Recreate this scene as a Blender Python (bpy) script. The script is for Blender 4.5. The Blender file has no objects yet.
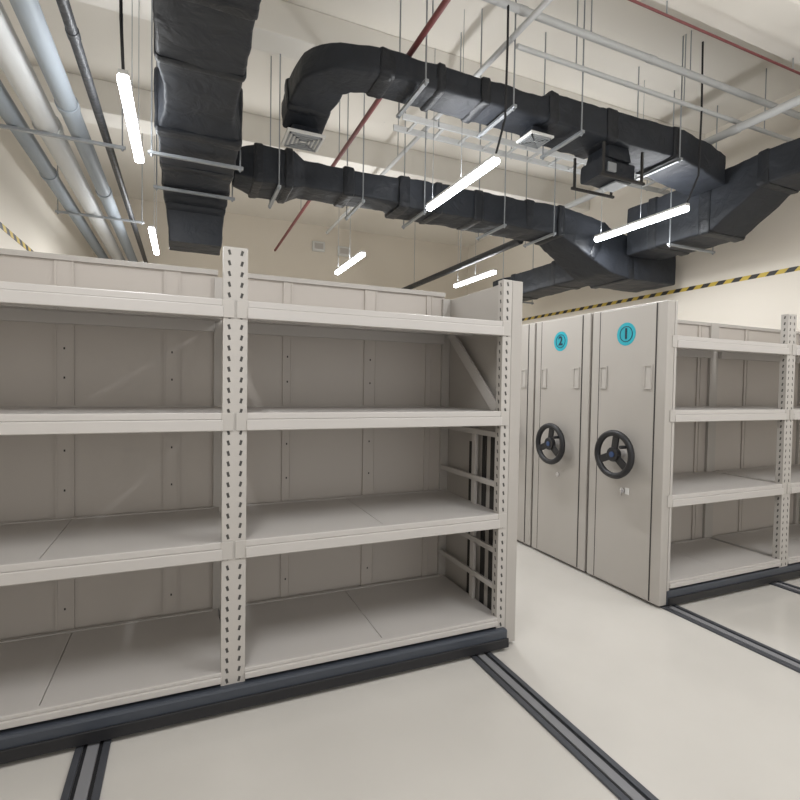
import bpy, bmesh, math, random
from mathutils import Matrix, Vector, noise
random.seed(4)
S = bpy.context.scene
COL = bpy.context.collection
V = Vector
# ------------------------------------------------------------------ camera
f, yaw, pit, roll, CH = 499.94, .4078, .0275, .0163, 1.5627
F = V((math.sin(yaw)*math.cos(pit), math.cos(yaw)*math.cos(pit), -math.sin(pit)))
R0 = V((math.cos(yaw), -math.sin(yaw), 0)); U0 = R0.cross(F)
R = math.cos(roll)*R0 + math.sin(roll)*U0; U = -math.sin(roll)*R0 + math.cos(roll)*U0
cd = bpy.data.cameras.new('camera'); cam = bpy.data.objects.new('camera', cd); COL.objects.link(cam)
cam.matrix_world = Matrix(((R.x,U.x,-F.x,0),(R.y,U.y,-F.y,0),(R.z,U.z,-F.z,CH),(0,0,0,1)))
cd.sensor_width = 36; cd.lens = 36*f/800; cd.clip_start = .02; S.camera = cam
def at(px, py, X=None, Y=None, Z=None):
    d = F + R*((px-400)/f) - U*((py-400)/f)
    o = V((0,0,CH))
    if X is not None: t = X/d.x
    elif Y is not None: t = Y/d.y
    else: t = (Z-CH)/d.z
    return o + d*t
S.view_settings.view_transform = 'Standard'
# ------------------------------------------------------------------ materials
def mat(name, col, rough=.5, metal=0, bump=0, bscale=20, var=0, vscale=3, emit=0, spec=.5, dist=.03, rv=0):
    m = bpy.data.materials.new(name); m.use_nodes = True
    nt = m.node_tree; b = nt.nodes['Principled BSDF']
    b.inputs['Base Color'].default_value = (*col, 1)
    b.inputs['Roughness'].default_value = rough; b.inputs['Metallic'].default_value = metal
    b.inputs['Specular IOR Level'].default_value = spec
    if emit:
        b.inputs['Emission Color'].default_value = (.95,.98,1,1); b.inputs['Emission Strength'].default_value = emit
    tc = nt.nodes.new('ShaderNodeTexCoord')
    if var:
        n = nt.nodes.new('ShaderNodeTexNoise'); n.inputs['Scale'].default_value = vscale; n.inputs['Detail'].default_value = 5
        nt.links.new(tc.outputs['Object'], n.inputs['Vector'])
        mx = nt.nodes.new('ShaderNodeMix'); mx.data_type = 'RGBA'
        mx.inputs[6].default_value = (*[c*(1-var) for c in col], 1); mx.inputs[7].default_value = (*[min(1, c*(1+var)) for c in col], 1)
        nt.links.new(n.outputs['Fac'], mx.inputs[0]); nt.links.new(mx.outputs[2], b.inputs['Base Color'])
        if rv:
            mr = nt.nodes.new('ShaderNodeMapRange'); mr.inputs[3].default_value = rough-rv; mr.inputs[4].default_value = rough+rv
            nt.links.new(n.outputs['Fac'], mr.inputs[0]); nt.links.new(mr.outputs[0], b.inputs['Roughness'])
    if bump:
        n = nt.nodes.new('ShaderNodeTexNoise'); n.inputs['Scale'].default_value = bscale; n.inputs['Detail'].default_value = 3
        n.inputs['Distortion'].default_value = .6
        nt.links.new(tc.outputs['Object'], n.inputs['Vector'])
        bp = nt.nodes.new('ShaderNodeBump'); bp.inputs['Strength'].default_value = bump; bp.inputs['Distance'].default_value = dist
        nt.links.new(n.outputs['Fac'], bp.inputs['Height']); nt.links.new(bp.outputs[0], b.inputs['Normal'])
    return m
M = dict(
 paint=mat('warm_grey_powder_coat', (.44,.415,.385), .45, var=.03, vscale=1.5),
 panel=mat('end_panel_grey_paint', (.40,.375,.345), .38, var=.03, vscale=1.2),
 shelf=mat('light_grey_shelf_paint', (.48,.455,.43), .42, var=.03, vscale=2),
 back=mat('back_panel_grey_paint', (.49,.45,.41), .5, var=.05, vscale=1.2),
 hole=mat('upright_hole_shade', (.10,.095,.09), .8),  # dark tone stands for the shade inside hollow uprights
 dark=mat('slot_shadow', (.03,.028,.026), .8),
 base=mat('carriage_dark_blue_paint', (.045,.052,.066), .4, var=.1),
 rubber=mat('black_rubber', (.010,.010,.012), .45),
 duct=mat('black_foam_insulation', (.018,.021,.027), .56, bump=.55, bscale=6, var=.4, vscale=5, dist=.035, rv=.06, spec=.36),
 ductband=mat('black_insulation_tape', (.012,.014,.018), .48, bump=.4, bscale=14, spec=.4),
 wall=mat('cream_wall_paint', (.75,.70,.62), .7, var=.03, vscale=.8),
 wallback=mat('beige_wall_paint', (.70,.645,.56), .7, var=.04, vscale=.7),
 ceil=mat('cream_ceiling_paint', (.72,.685,.62), .8, var=.03, vscale=.8),
 floor=mat('polished_epoxy_floor', (.55,.525,.485), .17, var=.10, vscale=1.4, bump=.02, bscale=3, rv=.07),
 steel=mat('galvanised_steel', (.34,.36,.38), .45, .6),
 rail=mat('dark_floor_rail_steel', (.10,.105,.12), .4, .5, var=.2, vscale=8),
 railgap=mat('rail_groove', (.012,.012,.014), .6),
 railin=mat('rail_filler_strip', (.20,.20,.21), .5),
 pipeg=mat('blue_grey_pipe_paint', (.27,.305,.34), .58, var=.08),
 pipew=mat('white_pipe_paint', (.54,.55,.55), .58, var=.05),
 pipek=mat('black_pipe_foam', (.02,.022,.026), .5, bump=.3),
 red=mat('red_sprinkler_pipe', (.19,.055,.055), .5, var=.1),
 white=mat('white_plastic', (.68,.68,.66), .4),
 glow=mat('tube_diffuser', (1,1,1), .4, emit=24),
 teal=mat('teal_sign_print', (.012,.34,.42), .4),
 navy=mat('dark_sign_ink', (.003,.025,.05), .4),
 hub=mat('blue_hub_badge', (.03,.06,.15), .3),
 chrome=mat('chrome_metal', (.7,.7,.72), .2, 1),
 concrete=mat('painted_beam', (.76,.73,.67), .8, var=.04),
)
m = bpy.data.materials.new('yellow_black_hazard_tape'); m.use_nodes = True; nt = m.node_tree; b = nt.nodes['Principled BSDF']
tc = nt.nodes.new('ShaderNodeTexCoord'); sx = nt.nodes.new('ShaderNodeSeparateXYZ'); nt.links.new(tc.outputs['Object'], sx.inputs[0])
a1 = nt.nodes.new('ShaderNodeMath'); a1.operation = 'ADD'; nt.links.new(sx.outputs[0], a1.inputs[0]); nt.links.new(sx.outputs[1], a1.inputs[1])
a2 = nt.nodes.new('ShaderNodeMath'); a2.operation = 'ADD'; nt.links.new(a1.outputs[0], a2.inputs[0]); nt.links.new(sx.outputs[2], a2.inputs[1])
a3 = nt.nodes.new('ShaderNodeMath'); a3.operation = 'MULTIPLY'; nt.links.new(a2.outputs[0], a3.inputs[0]); a3.inputs[1].default_value = 5
a4 = nt.nodes.new('ShaderNodeMath'); a4.operation = 'FRACT'; nt.links.new(a3.outputs[0], a4.inputs[0])
a5 = nt.nodes.new('ShaderNodeMath'); a5.operation = 'GREATER_THAN'; nt.links.new(a4.outputs[0], a5.inputs[0]); a5.inputs[1].default_value = .5
mx = nt.nodes.new('ShaderNodeMix'); mx.data_type = 'RGBA'; mx.inputs[6].default_value = (.60,.44,.07,1); mx.inputs[7].default_value = (.03,.03,.03,1)
nt.links.new(a5.outputs[0], mx.inputs[0]); nt.links.new(mx.outputs[2], b.inputs['Base Color'])
M['tape'] = m
# ------------------------------------------------------------------ mesh builder
class MB:
    def __init__(s): s.v = []; s.f = []
    def quad(s, *p):
        i = len(s.v); s.v += [tuple(q) for q in p]; s.f.append(tuple(range(i, i+len(p))))
    def box(s, x0, x1, y0, y1, z0, z1):
        i = len(s.v)
        s.v += [(x,y,z) for x in (x0,x1) for y in (y0,y1) for z in (z0,z1)]
        s.f += [tuple(i+k for k in q) for q in ((0,1,3,2),(4,6,7,5),(0,4,5,1),(2,3,7,6),(0,2,6,4),(1,5,7,3))]
        return s
    def obox(s, a, b, w, h, side):
        a, b = V(a), V(b); t = (b-a).normalized(); sd = V(side).normalized(); up = t.cross(sd).normalized()
        i = len(s.v)
        for p in (a, b):
            for (q, r) in ((-1,-1),(1,-1),(1,1),(-1,1)): s.v.append(tuple(p + sd*q*w/2 + up*r*h/2))
        s.f += [tuple(i+k for k in q) for q in ((0,3,2,1),(4,5,6,7),(0,1,5,4),(1,2,6,5),(2,3,7,6),(3,0,4,7))]
        return s
    def tube(s, pts, r, n=12, closed=False, cap=True):
        pts = [V(p) for p in pts]; N = len(pts); base = len(s.v)
        ref = None
        for k, p in enumerate(pts):
            if closed: t = (pts[(k+1) % N]-pts[k-1]).normalized()
            else: t = (pts[min(k+1, N-1)]-pts[max(k-1, 0)]).normalized()
            if ref is None: ref = V((0,0,1)) if abs(t.z) < .9 else V((1,0,0))
            a = t.cross(ref).normalized(); b_ = a.cross(t).normalized(); ref = b_
            for j in range(n):
                g = 2*math.pi*j/n; s.v.append(tuple(p + a*math.cos(g)*r + b_*math.sin(g)*r))
        for k in range(N if closed else N-1):
            for j in range(n):
                s.f.append((base+k*n+j, base+k*n+(j+1) % n, base+((k+1) % N)*n+(j+1) % n, base+((k+1) % N)*n+j))
        if not closed and cap:
            s.f.append(tuple(base+j for j in reversed(range(n)))); s.f.append(tuple(base+(N-1)*n+j for j in range(n)))
        return s
    def loft(s, secs, cr=.03, cap=True, sub=0, amp=0, seed=0):   # secs: (centre, tangent, side, w, h)
        secs = [(V(c), V(t).normalized(), V(sd).normalized(), w, h) for (c, t, sd, w, h) in secs]
        if sub:
            out = []
            for a, b_ in zip(secs, secs[1:]):
                n = max(1, int((b_[0]-a[0]).length/sub))
                for k in range(n):
                    u = k/n; out.append(tuple(a[q].lerp(b_[q], u) if q < 3 else a[q]*(1-u)+b_[q]*u for q in range(5)))
            secs = out+[secs[-1]]
        base = len(s.v); n = 0; E = 4 if sub else 0
        for (c, t, sd, w, h) in secs:
            t = t.normalized(); sd = sd.normalized(); up = sd.cross(t).normalized(); ring = []
            cs = ((1,1,0),(-1,1,90),(-1,-1,180),(1,-1,270))
            for qi, (qx, qy, g0) in enumerate(cs):
                for k in range(4):
                    g = math.radians(g0+30*k)
                    ring.append(c + sd*(qx*(w/2-cr)+cr*math.cos(g)) + up*(qy*(h/2-cr)+cr*math.sin(g)))
                if E:
                    nx, ny, ng = cs[(qi+1) % 4]; g = math.radians(ng)
                    p1 = c + sd*(nx*(w/2-cr)+cr*math.cos(g)) + up*(ny*(h/2-cr)+cr*math.sin(g)); p0 = ring[-1]
                    for k in range(1, E): ring.append(p0.lerp(p1, k/E))
            if amp:
                q2 = []
                for p in ring:
                    d = (p-c).normalized(); e = noise.noise(p*4.5+V((seed*7,0,0)))*1.0+noise.noise(p*13+V((0,seed*5,0)))*.6
                    q2.append(p+d*e*amp)
                ring = q2
            n = len(ring); s.v += [tuple(q) for q in ring]
        for k in range(len(secs)-1):
            for j in range(n):
                s.f.append((base+k*n+j, base+k*n+(j+1) % n, base+(k+1)*n+(j+1) % n, base+(k+1)*n+j))
        if cap:
            s.f.append(tuple(base+j for j in reversed(range(n)))); s.f.append(tuple(base+(len(secs)-1)*n+j for j in range(n)))
        return s
    def perf(s, o, u, w, z0, z1, mirror=1, p=.05):
        o, u = V(o), V(u); n = round((z1-z0)/p); p = (z1-z0)/n
        hole = [(-.008,-.011),(.003,-.014),(.009,.008),(-.002,.012)]
        for k in range(n):
            zc = z0+(k+.5)*p; i = len(s.v)
            for (a, c) in ((-w/2,-p/2),(w/2,-p/2),(w/2,p/2),(-w/2,p/2)): s.v.append(tuple(o+u*(w/2+a)+V((0,0,zc+c))))
            hs = hole if mirror > 0 else [(-hole[1][0],hole[1][1]),(-hole[0][0],hole[0][1]),(-hole[3][0],hole[3][1]),(-hole[2][0],hole[2][1])]
            for (a, c) in hs: s.v.append(tuple(o+u*(w/2+a)+V((0,0,zc+c))))
            for j in range(4): s.f.append((i+j, i+(j+1) % 4, i+4+(j+1) % 4, i+4+j))
        return s
    def build(s, name, m, parent=None, bevel=0, smooth=False, label=None, m2=None, split=None):
        me = bpy.data.meshes.new(name); me.from_pydata(s.v, [], s.f); me.validate(); me.update()
        bm = bmesh.new(); bm.from_mesh(me); bmesh.ops.recalc_face_normals(bm, faces=bm.faces); bm.to_mesh(me); bm.free()
        me.materials.append(M[m])
        if m2:
            me.materials.append(M[m2])
            for q in me.polygons:
                if q.index >= split: q.material_index = 1
        o = bpy.data.objects.new(name, me); COL.objects.link(o)
        if parent: o.parent = parent
        if bevel:
            b = o.modifiers.new('bevel', 'BEVEL'); b.width = bevel; b.segments = 2; b.limit_method = 'ANGLE'; b.angle_limit = math.radians(50)
        if smooth:
            for q in me.polygons: q.use_smooth = True
            try: me.set_sharp_from_angle(angle=math.radians(40))
            except Exception: pass
        if label: o['label'] = label
        return o
def tag(o, label, cat, group=None):
    o['label'] = label; o['category'] = cat
    if group: o['group'] = group
    return o
def thing(name, loc, label, cat, group=None):
    o = bpy.data.objects.new(name, None); o.empty_display_size = .1; COL.objects.link(o); o.location = loc
    return tag(o, label, cat, group)
def struct(o): o['kind'] = 'structure'; return o
def kids(o): return [c for c in bpy.data.objects if c.parent == o]
def copy_tree(o, parent=None):
    ch = kids(o); c = o.copy(); COL.objects.link(c)
    if parent: c.parent = parent
    for k in ch: copy_tree(k, c)
    return c
# ------------------------------------------------------------------ room
XL, XR, YF, YB, ZC = -1.5, 6.2, -2.6, 10.4, 4.9
struct(MB().box(XL-.1, XR+.1, YF, YB+.1, -.1, 0).build('floor', 'floor'))
struct(MB().box(XL-.1, XR+.1, YF, YB+.1, ZC, ZC+.1).build('ceiling', 'ceil'))
struct(MB().box(XL-.1, XL, YF, YB+.1, 0, ZC).build('wall_left', 'wall'))
struct(MB().box(XR, XR+.1, YF, YB+.1, 0, ZC).build('wall_right', 'wall'))
struct(MB().box(XL, XR, YB, YB+.1, 0, ZC).build('wall_back', 'wallback'))
ZT = 2.93
struct(MB().box(XR-.004, XR, YF, YB, ZT-.024, ZT+.026).build('trim_1', 'tape'))
struct(MB().box(XL, XL+.004, YF, YB, ZT-.024, ZT+.026).build('trim_2', 'tape'))
struct(MB().box(XL, XR, YB-.004, YB, ZT-.024, ZT+.026).build('trim_3', 'tape'))
for k, (ya, yb, dz) in enumerate(((2.42, 2.86, .34), (4.5, 4.8, .3), (6.5, 6.85, .35))):
    struct(MB().box(XL, XR, ya, yb, ZC-dz, ZC).build('trim_%d' % (4+k), 'concrete', bevel=.01))
# ------------------------------------------------------------------ floor rails
def rail(x, label):
    t = thing('floor_rail', (x, 0, 0), label, 'floor rail', 'steel floor rails')
    for s in (-1, 1):
        MB().box(s*.052-.014, s*.052+.014, YF+.1, YB-.3, 0, .012).build('side_strip', 'rail', t, .002)
        MB().box(s*.030-.007, s*.030+.007, YF+.1, YB-.3, 0, .003).build('groove', 'railgap', t)
    MB().box(-.022, .022, YF+.1, YB-.3, 0, .009).build('filler_strip', 'railin', t, .001)
rail(1.595, 'dark steel floor rail running out under the right end of the open shelving')
rail(3.22, 'dark steel floor rail passing under the numbered end panels')
rail(4.45, 'dark steel floor rail under the middle of the numbered shelving row')
rail(-.35, 'dark steel floor rail under the left bay of the open shelving')
# ------------------------------------------------------------------ shelving
HT = 2.2
LV = [(.14, .05), (.729, .085), (1.34, .085), (1.87, .085)]
def upright(t, x, w, D, front=True, mirror=1, plain=False):
    y = 0 if front else D-.055
    b = MB()
    if front and not plain:
        b.perf((x, y, 0), (1,0,0), w, .12, HT, mirror)
        b.perf((x, y, 0), (0,1,0), .055, .12, HT, -mirror); b.perf((x+w, y, 0), (0,1,0), .055, .12, HT, mirror)
    else:
        b.quad((x,y,.12),(x+w,y,.12),(x+w,y,HT),(x,y,HT))
        b.quad((x,y,.12),(x,y+.055,.12),(x,y+.055,HT),(x,y,HT)); b.quad((x+w,y,.12),(x+w,y+.055,.12),(x+w,y+.055,HT),(x+w,y,HT))
    b.quad((x,y+.055,.12),(x+w,y+.055,.12),(x+w,y+.055,HT),(x,y+.055,HT))
    b.quad((x,y,HT),(x+w,y,HT),(x+w,y+.055,HT),(x,y+.055,HT))
    u = b.build('upright', 'paint', t)
    if front and not plain: MB().box(x+.004, x+w-.004, y+.005, y+.05, .12, HT-.004).build('hole_shade_core', 'hole', u)  # added dark core; its colour paints the shade seen through the holes
    return u
def shelf_unit(name, loc, D, bays, posts, panel, label, ribs, proj=.035, plain=(), HB=2.2, open_frame=False):
    t = thing(name, loc, label, 'shelving unit', 'mobile shelving units')
    xa = min(p[0] for p in posts); xb = max(p[0]+p[1] for p in posts)
    MB().box(xa, xb, -proj, D, .012, .125).build('carriage_base', 'base', t, .012)
    MB().box(xa, xb, -proj-.012, -proj-.001, .02, .075).build('bumper_strip', 'rubber', t, .004)
    for k, (x, w) in enumerate(posts):
        upright(t, x, w, D, True, 1 if k % 2 else -1, k in plain); upright(t, x, w, D, False)
    for bi, (x0, x1) in enumerate(bays):
        xm = (x0+x1)/2
        for li, (z, h) in enumerate(LV):
            b = MB()
            for (a, c) in ((x0-.03, xm-.0015), (xm+.0015, x1+.03)):
                b.box(a, c, .03, D-.06, z+h-.022, z+h-.004)
                b.box(a, c, .03, .045, z+h-.05, z+h-.022)
                b.box(a, c, D/2-.02, D/2+.02, z+h-.05, z+h-.022)
            sh = b.build('shelf', 'shelf', t, .0015)
            fb = MB().box(x0-.002, x1+.002, -.012, .03, z, z+h*.62); fb.box(x0-.002, x1+.002, -.003, .03, z+h*.62, z+h)
            fb.build('front_beam', 'shelf', sh, .004)
            MB().box(x0, x1, D-.085, D-.056, z, z+h).build('rear_beam', 'shelf', sh, .003)
            if h > .06:
                for (a, c) in ((x0-.05, x0+.004), (x1-.004, x1+.05)):
                    MB().box(a, c, -.006, -.001, z, z+h).build('end_bracket', 'paint', sh, .002)
        MB().box(x0-.02, x1+.02, D-.03, D-.022, .14, HB-.005).build('back_panel', 'back', t)
        MB().box(x0-.02, x1+.02, D-.05, D-.02, HB-.03, HB).build('top_rail', 'paint', t, .002)
        for fr, w in ribs[bi]:
            xc = x0+(x1-x0)*fr; b = MB()
            b.box(xc-w/2, xc-w/2+.010, D-.042, D-.028, .14, HB-.01); b.box(xc+w/2-.010, xc+w/2, D-.042, D-.028, .14, HB-.01)
            b.box(xc-w/2+.010, xc+w/2-.010, D-.037, D-.028, .14, HB-.01)
            n0 = len(b.f)
            if w > .055:
                for zz in (.30,.52,.96,1.18,1.58,1.74,2.06): b.box(xc-.004, xc+.004, D-.0385, D-.036, zz-.006, zz+.006)
            b.build('back_rib', 'back', t, 0, m2='dark', split=n0)
    px0, px1 = panel; s = 1 if px0 > xm else -1; inn = px0 if s > 0 else px1
    MB().box(px0, px1, 0, D, .02, HT).build('end_panel', 'panel', t, .006)
    inx = inn - s*.02
    MB().obox((inx-s*.03, D-.14, 1.95), (inx-s*.03, .07, 1.43), .014, .075, (1,0,0)).build('diagonal_brace', 'shelf', t, .003)
    for zz in (.36, .58, .98, 1.28, 1.95):
        MB().box(min(inn-s*.06, inn-s*.045), max(inn-s*.06, inn-s*.045), .055, D-.055, zz-.017, zz+.017).build('side_rail', 'shelf', t, .002)
    if open_frame:
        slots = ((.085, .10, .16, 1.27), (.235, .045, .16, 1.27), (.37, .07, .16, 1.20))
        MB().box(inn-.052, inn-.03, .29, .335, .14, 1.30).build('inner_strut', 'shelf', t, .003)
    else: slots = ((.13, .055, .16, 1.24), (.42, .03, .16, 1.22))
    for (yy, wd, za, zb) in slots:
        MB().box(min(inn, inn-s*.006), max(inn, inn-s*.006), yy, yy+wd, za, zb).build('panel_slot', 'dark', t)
    return t
Y0 = 2.473; D1 = .80; X0 = -1.39
shelf_unit('mobile_shelving', (X0, Y0, 0), D1,
    bays=[(.11, 1.555), (1.665, 3.11)], posts=[(0,.055),(.055,.055),(1.555,.055),(1.61,.055),(3.11,.06)], panel=(3.172, 3.249),
    label='open grey two bay shelving unit in the left foreground with perforated uprights',
    ribs=[[(.10,.05),(.47,.09),(.84,.09)], [(.23,.06),(.62,.09),(.93,.05)]], HB=2.245, open_frame=True)
X1 = 3.114
unit1 = shelf_unit('mobile_shelving', (X1, 2.494, 0), .70,
        bays=[(.100, 1.385), (1.495, 2.80)], posts=[(.078,.022),(1.385,.055),(1.44,.055),(2.80,.055)], panel=(0, .076),
        label='grey shelving unit whose end panel carries the number 1 sign', ribs=[[(.33,.05),(.90,.05)], [(.33,.05),(.9,.05)]], proj=.008, plain=(0,))
def ring(c, r, n):
    return [(c[0], c[1]+r*math.cos(2*math.pi*k/n), c[2]+r*math.sin(2*math.pi*k/n)) for k in range(n)]
def fit_panel(t, D):
    yc = D/2
    for yy in (.085, D-.085): MB().box(-.0035, .0, yy-.004, yy+.004, .03, HT-.01).build('panel_seam', 'dark', t)
    MB().box(-.006, 0, .0895, D-.0895, .03, HT-.012).build('door_skin', 'panel', t, .003)
    for yy in (.105, D-.175):
        h = MB()
        z0, z1 = 1.57, 1.75; y0, y1 = yy, yy+.07
        h.box(-.016, -.005, y0, y1, z0, z0+.012); h.box(-.016, -.005, y0, y1, z1-.012, z1)
        h.box(-.016, -.005, y0, y0+.010, z0+.012, z1-.012); h.box(-.016, -.005, y1-.010, y1, z0+.012, z1-.012)
        hh = h.build('label_holder', 'panel', t, .001)
        MB().box(-.009, -.005, y0+.010, y1-.010, z0+.012, z1-.012).build('label_card', 'paint', hh)
    wc = V((-.10, yc, 1.07))
    pts = [(wc.x, wc.y+.163*math.cos(g), wc.z+.163*math.sin(g)) for g in [2*math.pi*k/40 for k in range(40)]]
    w = MB().tube(pts, .024, 10, closed=True).build('handwheel', 'rubber', t, smooth=True)
    for g in (90, 210, 330):
        g = math.radians(g+8); e = (wc.x, wc.y+.155*math.cos(g), wc.z+.155*math.sin(g))
        MB().obox(wc, e, .016, .058, (1,0,0)).build('spoke', 'rubber', w, .004)
    MB().tube([(wc.x-.02, wc.y, wc.z), (wc.x+.02, wc.y, wc.z)], .055, 24).build('hub', 'rubber', w, .004)
    MB().tube([(wc.x-.026, wc.y, wc.z), (wc.x-.018, wc.y, wc.z)], .022, 20).build('hub_badge', 'hub', w)
    MB().tube([(wc.x+.02, wc.y, wc.z), (-.004, wc.y, wc.z)], .028, 20).build('axle', 'chrome', w)
    g = math.radians(150); kx = (wc.y+.14*math.cos(g), wc.z+.14*math.sin(g))
    MB().tube([(wc.x-.01, *kx), (wc.x-.03, *kx), (wc.x-.07, *kx)], .013, 14).build('grip_knob', 'rubber', w, .004)
def lock(t, D, key):
    yc = D/2
    lk = MB().tube([(-.018, yc-.01, .79), (-.004, yc-.01, .79)], .02, 20).build('lock', 'chrome', t)
    if key:
        MB().box(-.030, -.017, yc-.012, yc-.008, .75, .80).build('key', 'chrome', lk)
        MB().box(-.012, -.0065, yc-.07, yc-.035, .765, .815).build('lock_label', 'white', lk, .002)
fit_panel(unit1, .70)
unit2 = copy_tree(unit1); unit2.location.y = 3.22
unit2['label'] = 'grey shelving unit whose end panel carries the number 2 sign'
unit3 = copy_tree(unit1); unit3.location.y = 3.946
unit3['label'] = 'third grey shelving unit, mostly hidden behind the number 2 unit'
for k, u_ in enumerate((unit1, unit2, unit3)): lock(u_, .70, k == 0)
def sign(t, D, ch):
    yc, zc = D/2, 1.99
    d = MB(); pts = ring((-.0075, yc, zc), .088, 48); pts2 = ring((-.0055, yc, zc), .088, 48); d.v = pts+pts2
    d.f = [tuple(range(48))]+[(k, (k+1) % 48, 48+(k+1) % 48, 48+k) for k in range(48)]
    o = d.build('number_sign', 'teal', t)
    MB().tube(ring((-.008, yc, zc), .058, 40), .0030, 6, closed=True).build('numeral_ring', 'navy', o)
    cu = bpy.data.curves.new('numeral', 'FONT'); cu.body = ch; cu.size = .11; cu.extrude = .001; cu.offset = .003
    cu.align_x = 'CENTER'; cu.align_y = 'CENTER'
    tmp = bpy.data.objects.new('tmp', cu); COL.objects.link(tmp)
    bpy.context.view_layer.update()
    me = bpy.data.meshes.new_from_object(tmp.evaluated_get(bpy.context.evaluated_depsgraph_get()))
    bpy.data.objects.remove(tmp)
    me.transform(Matrix(((0,0,-1,-.0095),(-1,0,0,yc),(0,1,0,zc),(0,0,0,1))))
    me.materials.clear(); me.materials.append(M['navy'])
    n = bpy.data.objects.new('numeral', me); COL.objects.link(n); n.parent = o
sign(unit1, .70, '1'); sign(unit2, .70, '2')
# ------------------------------------------------------------------ ducts
XX, YY, ZZ = V((1,0,0)), V((0,1,0)), V((0,0,1))
NS = [0]
def duct(label, secs, bands=()):
    t = thing('air_duct', secs[0][0], label, 'air duct', 'black insulated air ducts')
    NS[0] += 1
    o = V(secs[0][0]); L = [(V(c)-o, tt, sd, w, h) for (c, tt, sd, w, h) in secs]
    MB().loft(L, .022, sub=.045, amp=.014, seed=NS[0]).build('duct_body', 'duct', t, smooth=True)
    for (c, tt, sd, w, h) in bands:
        c = V(c)-o; tt = V(tt).normalized(); k = random.uniform(.02, .05); e = random.uniform(.016, .034)
        MB().loft([(c-tt*(k+.015), tt, sd, w+.006, h+.006), (c-tt*k, tt, sd, w+e, h+e), (c+tt*k, tt, sd, w+e, h+e), (c+tt*(k+.015), tt, sd, w+.006, h+.006)], .028, sub=.03, amp=.010, seed=NS[0]+9).build('joint_band', 'ductband', t, smooth=True)
    return t
def ys(x, y, z, w, h): return ((x, y, z), YY, XX, w, h)
def xs(x, y, z, w, h): return ((x, y, z), XX, YY, w, h)
duct('big black insulated duct coming forward overhead at the upper left',
    [ys(.09,-1.5,3.68,.50,.40), ys(.09,3.45,3.68,.50,.40), ys(.10,3.65,3.66,.46,.38), ys(.10,3.95,3.66,.46,.38), ys(.10,4.1,3.62,.58,.42),
     ys(.10,5.35,3.60,.58,.44), ((.10,5.6,3.52), V((0,.8,-.6)), XX, .56,.46), ((.10,5.72,3.32), V((0,.2,-1)), XX, .54,.42), ((.10,5.74,2.98), V((0,0,-1)), XX, .50,.40)],
    [ys(.09,1.2,3.68,.50,.40), ys(.09,2.75,3.68,.50,.40), ys(.09,3.35,3.68,.50,.40), ys(.10,4.14,3.62,.58,.42), ys(.10,4.75,3.61,.58,.43), ys(.10,5.2,3.60,.58,.44)])
duct('long black duct crossing the middle below the highest duct',
    [xs(.42,5.03,3.61,.34,.24), xs(.62,5.03,3.60,.46,.34), xs(.95,5.03,3.60,.46,.34), xs(1.05,5.03,3.60,.36,.25), xs(2.0,5.03,3.60,.36,.25), xs(2.1,5.03,3.59,.42,.31), xs(2.9,5.03,3.59,.42,.31),
     xs(4.15,5.03,3.58,.44,.34), ((4.5,5.03,3.48), V((1,0,-.5)), YY,.52,.46), ((4.95,5.03,3.28), V((1,0,-.3)), YY,.6,.52), xs(5.2,5.03,3.23,.64,.52), xs(6.0,5.03,3.23,.64,.52)],
    [xs(.62,5.03,3.60,.46,.34), xs(.9,5.03,3.60,.46,.34), xs(1.5,5.03,3.60,.37,.26), xs(2.1,5.03,3.59,.42,.31), xs(2.5,5.03,3.59,.42,.31), xs(3.0,5.03,3.59,.42,.31), xs(3.7,5.03,3.59,.42,.33), xs(4.15,5.03,3.58,.44,.34), ((4.7,5.03,3.40), V((1,0,-.5)), YY,.56,.48), xs(5.2,5.03,3.23,.64,.52)])
duct('wide black duct along the right wall above the number 1 unit',
    [ys(5.35,-1.5,3.72,.5,.32), ys(5.35,3.10,3.72,.5,.32), ys(5.35,3.6,3.53,.58,.58), ys(5.35,4.66,3.53,.58,.58)],
    [ys(5.35,1.9,3.72,.5,.32), ys(5.35,3.1,3.72,.5,.32), ys(5.35,3.65,3.53,.58,.58), ys(5.35,4.3,3.53,.58,.58)])
duct('short black duct continuing to the far end beside the right wall',
    [ys(5.3,5.42,3.28,.5,.36), ys(5.3,7.6,3.28,.5,.36)], [ys(5.3,6.0,3.28,.5,.36), ys(5.3,7.0,3.28,.5,.36)])
ZD = 3.93
duct('highest black duct crossing from the centre to the upper right',
    [((.92,4.34,ZD-.09), V((0,-1,.2)), XX,.34,.24), ((.92,4.05,ZD-.03), V((0,-1,.1)), XX,.34,.22), ((.97,3.80,ZD), V((.3,-1,0)), V((1,.3,0)),.36,.2), ((1.10,3.67,ZD), V((1,-.6,0)), V((.6,1,0)),.34,.19),
     xs(1.28,3.62,ZD,.32,.19), xs(2.75,3.62,ZD,.32,.19), xs(2.85,3.62,ZD,.40,.24), xs(3.4,3.62,ZD,.4,.26), xs(4.4,3.62,ZD,.44,.28), ((4.7,3.62,ZD-.05), V((1,0,-.4)), YY,.44,.3), xs(5.03,3.62,ZD-.12,.40,.3)],
    [((.92,4.12,ZD-.04), V((0,-1,.2)), XX,.34,.23), xs(1.36,3.62,ZD,.32,.19), xs(1.8,3.62,ZD,.32,.19), xs(2.2,3.62,ZD,.32,.19), xs(2.85,3.62,ZD,.40,.24), xs(3.5,3.62,ZD,.41,.26), xs(4.3,3.62,ZD,.44,.28)])
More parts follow.
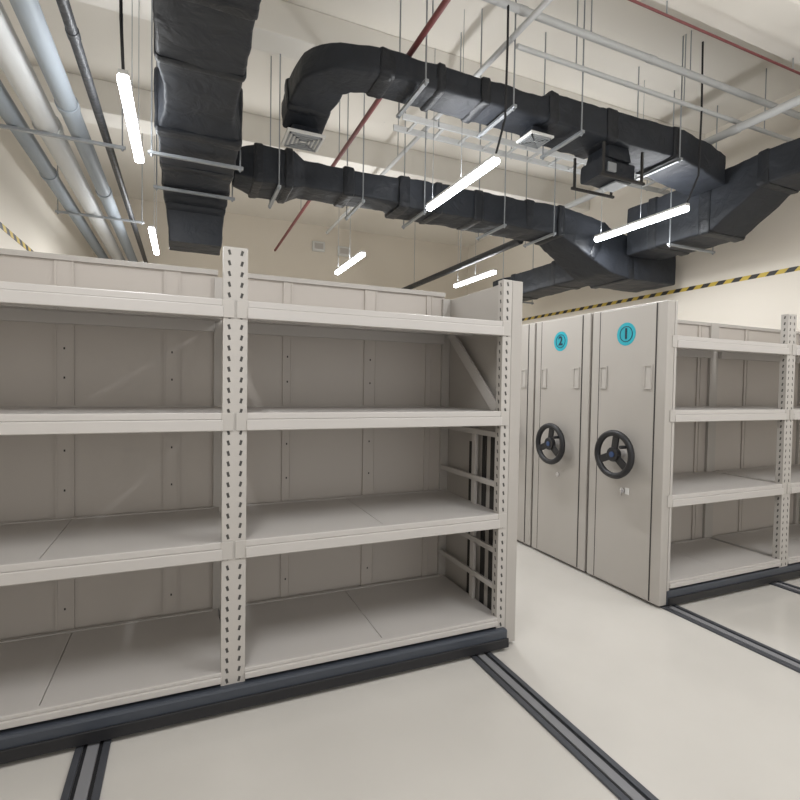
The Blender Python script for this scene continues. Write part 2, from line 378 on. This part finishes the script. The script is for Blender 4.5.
def diffuser(c, w, d, neck_top, label):
    t = thing('air_diffuser', c, label, 'air diffuser', 'white air diffusers')
    MB().loft([((0,0,.02), ZZ, XX, w*.8, d*.8), ((0,0,neck_top), ZZ, XX, w*.7, d*.7)], .02).build('neck', 'duct', t, smooth=True)
    MB().box(-w/2, w/2, -d/2, d/2, 0, .02).build('frame', 'white', t, .003)
    b = MB()
    for k in range(4):
        q = w/2*(.85-.2*k); r_ = d/2*(.85-.2*k)
        b.box(-q, q, -r_, -r_+.012, -.012, 0); b.box(-q, q, r_-.012, r_, -.012, 0); b.box(-q, -q+.012, -r_, r_, -.012, 0); b.box(q-.012, q, -r_, r_, -.012, 0)
    b.build('vane', 'steel', t)
diffuser((.92,4.30,3.63), .32, .30, .08, 'white air diffuser under the left end of the highest duct')
p = at(552,130,Z=3.72); diffuser((p.x, 3.62, 3.73), .24, .22, .08, 'white air diffuser under the middle of the highest duct')
t = thing('damper_box', (3.66, 3.62, 3.50), 'black damper box in a steel frame hanging below the highest duct', 'damper box')
MB().loft([((0,0,.17), ZZ, XX, .30, .30), ((0,0,.295), ZZ, XX, .26, .26)], .02, sub=.05, amp=.01).build('neck', 'duct', t, smooth=True)
MB().loft([((-.20,0,.09), XX, YY, .27, .16), ((.20,0,.09), XX, YY, .27, .16)], .02, sub=.04, amp=.018).build('box_body', 'duct', t, smooth=True)
for q in (-.235, .235):
    for r_ in (-.18, .18): MB().box(q-.01, q+.01, r_-.01, r_+.01, -.02, .27).build('frame_post', 'dark', t, .002)
for q in (-.18, .18): MB().box(-.27, .27, q-.011, q+.011, -.03, -.006).build('frame_rail', 'dark', t, .002)
MB().box(.0, .17, -.10, .10, -.015, .002).build('vent_face', 'steel', t, .004)
MB().box(-.16, -.06, -.165, -.142, .04, .12).build('control_box', 'steel', t, .004)
# ------------------------------------------------------------------ hangers
def hanger(x, y, z, w, axis, label, group):
    t = thing('duct_hanger', (x, y, z), label, 'hanger', group)
    a = V(axis)
    for s_ in (-1, 1):
        p = a*s_*w/2
        MB().tube([p+V((0,0,-.03)), (p.x, p.y, ZC-z)], .0065, 6).build('threaded_rod', 'steel', t)
        MB().tube([p+V((0,0,-.022)), p+V((0,0,-.012))], .013, 6).build('nut', 'steel', t)
    MB().obox(-a*(w/2+.025), a*(w/2+.025), .032, .024, a.cross(ZZ)).build('channel', 'steel', t, .002)
g = 'rod hangers under the ducts'
for k, yy in enumerate((1.2, 4.40, 5.15)): hanger(.09, yy, 3.44 if k == 0 else 3.35, .66, XX, '%s steel rod hanger under the big upper left duct' % ['nearest', 'second nearest', 'farthest'][k], g)
for k, xx in enumerate((.8, 1.62, 2.3, 3.3, 4.0)): hanger(xx, 5.03, 3.39, .54, YY, '%s steel rod hanger under the long middle duct' % ['leftmost', 'second from left', 'third from left', 'fourth from left', 'rightmost'][k], g)
for k, xx in enumerate((1.62, 2.4, 3.1, 4.3)): hanger(xx, 3.62, 3.80 if k < 2 else 3.75, .50, YY, '%s steel rod hanger under the highest duct' % ['leftmost', 'second from left', 'third from left', 'rightmost'][k], g)
for k, yy in enumerate((2.1, 4.0)): hanger(5.35, yy, 3.53 if k == 0 else 3.20, .72, XX, '%s steel rod hanger under the duct along the right wall' % ['nearer', 'farther'][k], g)
hanger(5.3, 7.2, 3.06, .62, XX, 'steel rod hanger under the far short duct', g)
# ------------------------------------------------------------------ pipes
def pipe(name, pts, r, m, label, cat='pipe', group=None, couplings=(), rods=()):
    o = V(pts[0]); t = thing(name, o, label, cat, group)
    P = [V(q)-o for q in pts]
    MB().tube(P, r, 20).build('pipe_run', m, t, smooth=True)
    d = (P[-1]-P[0]).normalized()
    for c in couplings:
        q = P[0]+d*c; MB().tube([q-d*.04, q+d*.04], r*1.14, 20).build('coupling', m, t, .003, smooth=True)
    for c in rods:
        q = P[0]+d*c; MB().tube([q, (q.x, q.y, ZC-o.z)], .0055, 6).build('drop_rod', 'steel', t)
    return t
gp = 'pipes along the left wall'
pipe('pipe', [(-1.28,-2.5,3.68),(-1.28,YB,3.68)], .070, 'pipeg', 'grey pipe nearest the left wall, high at the upper left', group=gp, couplings=(4.5,6.6,8.7))
pipe('pipe', [(-1.06,-2.5,3.70),(-1.06,YB,3.70)], .092, 'pipew', 'thickest pale pipe high at the upper left', group=gp, couplings=(5.2,7.6))
pipe('pipe', [(-.83,-2.5,3.68),(-.83,YB,3.68)], .070, 'pipeg', 'blue grey pipe between the thick pale pipe and the black conduit', group=gp, couplings=(4.9,7.1,9))
pipe('conduit', [(-.62,-2.5,3.645),(-.62,YB,3.645)], .032, 'pipek', 'thin black conduit beside the left row of lights', 'conduit', gp, (6.1,))
for k, yy in enumerate((5.0, 7.2)):
    hanger(-.95, yy, 3.59, .90, XX, '%s steel bracket carrying the pipes by the left wall' % ['nearer', 'farther'][k], 'brackets under the left pipes')
pr = at(440,10,Z=4.12)
pipe('sprinkler_pipe', [(pr.x,-2,4.12),(pr.x,9.8,4.12)], .022, 'red', 'dark red sprinkler pipe crossing over the middle duct', couplings=(4,6,8.2), rods=(5.2,7.5,9.5))
p = at(700,30,Z=4.45)
pipe('sprinkler_pipe', [(2.6,p.y,4.45),(XR,p.y,4.45)], .010, 'red', 'thin red pipe at the top right near the ceiling', rods=(.8,2.4))
def xpipe(px, py, z, r, m, label, x0, name='pipe', cat='pipe'):
    p = at(px, py, Z=z); pipe(name, [(x0,p.y,z),(XR,p.y,z)], r, m, label, cat, 'pale pipes below the ceiling', (1.2,2.6), (.6,1.9,3.1))
xpipe(600, 40, 4.5, .03, 'pipew', 'slim white pipe crossing below the ceiling right of centre', 1.2)
xpipe(650, 92, 4.26, .02, 'pipew', 'thin pale conduit just above the highest duct', 2.4, 'conduit', 'conduit')
p = at(760,118,Z=4.15)
pipe('pipe', [(p.x,-1.5,4.15),(p.x,6.5,4.15)], .04, 'pipew', 'pale pipe running along the upper right above the wide duct', group='pale pipes below the ceiling', couplings=(3,4.8), rods=(2.5,5.4,7))
p = at(520,30,Z=4.34)
pipe('pipe', [(p.x,-1.5,4.34),(p.x,9,4.34)], .024, 'pipew', 'slim white pipe running away beside the red pipe', group='pale pipes below the ceiling', couplings=(4,6), rods=(5.7,7.2))
pipe('pipe', [(4.15,5.6,3.55),(4.15,YB,3.55)], .05, 'pipek', 'black insulated pipe at the far end behind the middle duct', rods=(1.6,3.4))
p = at(600,88,Z=4.35)
t = thing('cable_tray', (2.0, p.y+1.2, 4.24), 'pale ladder cable tray below the ceiling behind the highest duct', 'cable tray')
for s_ in (-.12, .12): MB().box(0, 4.1, s_-.01, s_+.01, 0, .06).build('side_rail', 'pipew', t, .002)
for k in range(13): MB().box(.15+k*.31, .18+k*.31, -.12, .12, .01, .03).build('rung', 'pipew', t)
for k in range(4):
    for s_ in (-.14, .14): MB().tube([(.4+k*1.1, s_, 0), (.4+k*1.1, s_, ZC-4.24)], .006, 6).build('threaded_rod', 'steel', t)
rr = [(540,60,5.9),(590,75,5.9),(562,80,7.2),(720,100,4.6),(765,120,4.6),(640,60,5.2),(440,90,5.8),(470,100,6.9),(385,70,6.0)]
order = sorted(range(len(rr)), key=lambda i: rr[i][0]); words = ['first','second','third','fourth','fifth','sixth','seventh','eighth','ninth']
for k, (px, py, yy) in enumerate(rr):
    p = at(px, py, Y=yy); z0 = max(3.9, at(px, py+50, Y=yy).z)
    o = MB().tube([(0,0,0),(0,0,ZC-z0)], .0065, 6).build('ceiling_rod', 'steel'); o.location = (p.x, yy, z0)
    tag(o, 'bare steel rod hanging free from the ceiling, %s from the left' % words[order.index(k)], 'rod', 'bare ceiling rods')
# ------------------------------------------------------------------ lights
def tube_light(x, y0, z, label, cable=None):
    t = thing('tube_light', (x, y0, z), label, 'tube light', 'hanging tube lights')
    MB().box(-.028, .028, 0, 1.2, .02, .05).build('housing', 'white', t, .006)
    MB().loft([((0,.01,.0), YY, XX, .066, .05), ((0,1.19,.0), YY, XX, .066, .05)], .018).build('diffuser', 'glow', t, smooth=True)
    for yy in (.56, 1.12): MB().tube([(0,yy,.05),(0,yy,ZC-z)], .003, 5).build('suspension_wire', 'steel', t)
    if cable: MB().tube([(.0,.02,.05),(.0,-.02,.12),(.0,-.10,.28),(.0,-.11,.9),(.0,-.10,ZC-z)], .009, 8).build('power_cable', 'rubber', t, smooth=True)
    for (e, zz, rx) in ((30, -.04, 0), (11, .075, math.pi)):
        l = bpy.data.lights.new('tube_lamp', 'AREA'); l.shape = 'RECTANGLE'; l.size = .06; l.size_y = 1.15; l.energy = e; l.color = (.97,.98,1)
        lo = bpy.data.objects.new('tube_lamp', l); COL.objects.link(lo); lo.location = (x, y0+.6, z+zz); lo.rotation_euler = (rx, 0, 0)
tube_light(-.34, 3.42, 3.36, 'tube light at the upper left, nearest of the left row', 1)
tube_light(-.36, 6.6, 3.36, 'far tube light of the left row by the big duct')
tube_light(-.34, .4, 3.36, 'left row tube light directly above the camera side')
p = at(497,160,Z=3.36)
tube_light(p.x, p.y, 3.36, 'tube light in the centre below the highest duct', 1)
tube_light(p.x-.17, 6.1, 3.24, 'small far tube light seen above the shelving back panel')
tube_light(p.x, .3, 3.36, 'centre row tube light above the camera side')
p = at(688,208,Z=3.36)
tube_light(p.x, p.y, 3.36, 'tube light at the right in front of the wide black duct', 1)
p2 = at(495,272,Z=3.3)
tube_light(p2.x, p2.y, 3.3, 'small far tube light above the right end of the open shelving')
tube_light(p.x, .4, 3.36, 'right row tube light above the camera side')
for (px, py, lb) in ((318,247,'left small white box high on the far beige wall'),(343,252,'right small white box high on the far beige wall')):
    q = at(px, py, Y=YB)
    t = thing('wall_box', (q.x, YB, q.z), lb, 'wall box', 'small boxes on the far wall')
    MB().box(-.13, .13, -.08, 0, -.1, .1).build('housing', 'white', t, .01); MB().box(-.09, .09, -.09, -.08, -.06, .06).build('cover', 'shelf', t, .004)
# ------------------------------------------------------------------ world
w = bpy.data.worlds.new('world'); S.world = w; w.use_nodes = True
w.node_tree.nodes['Background'].inputs[0].default_value = (1,.985,.965,1); w.node_tree.nodes['Background'].inputs[1].default_value = 1.08
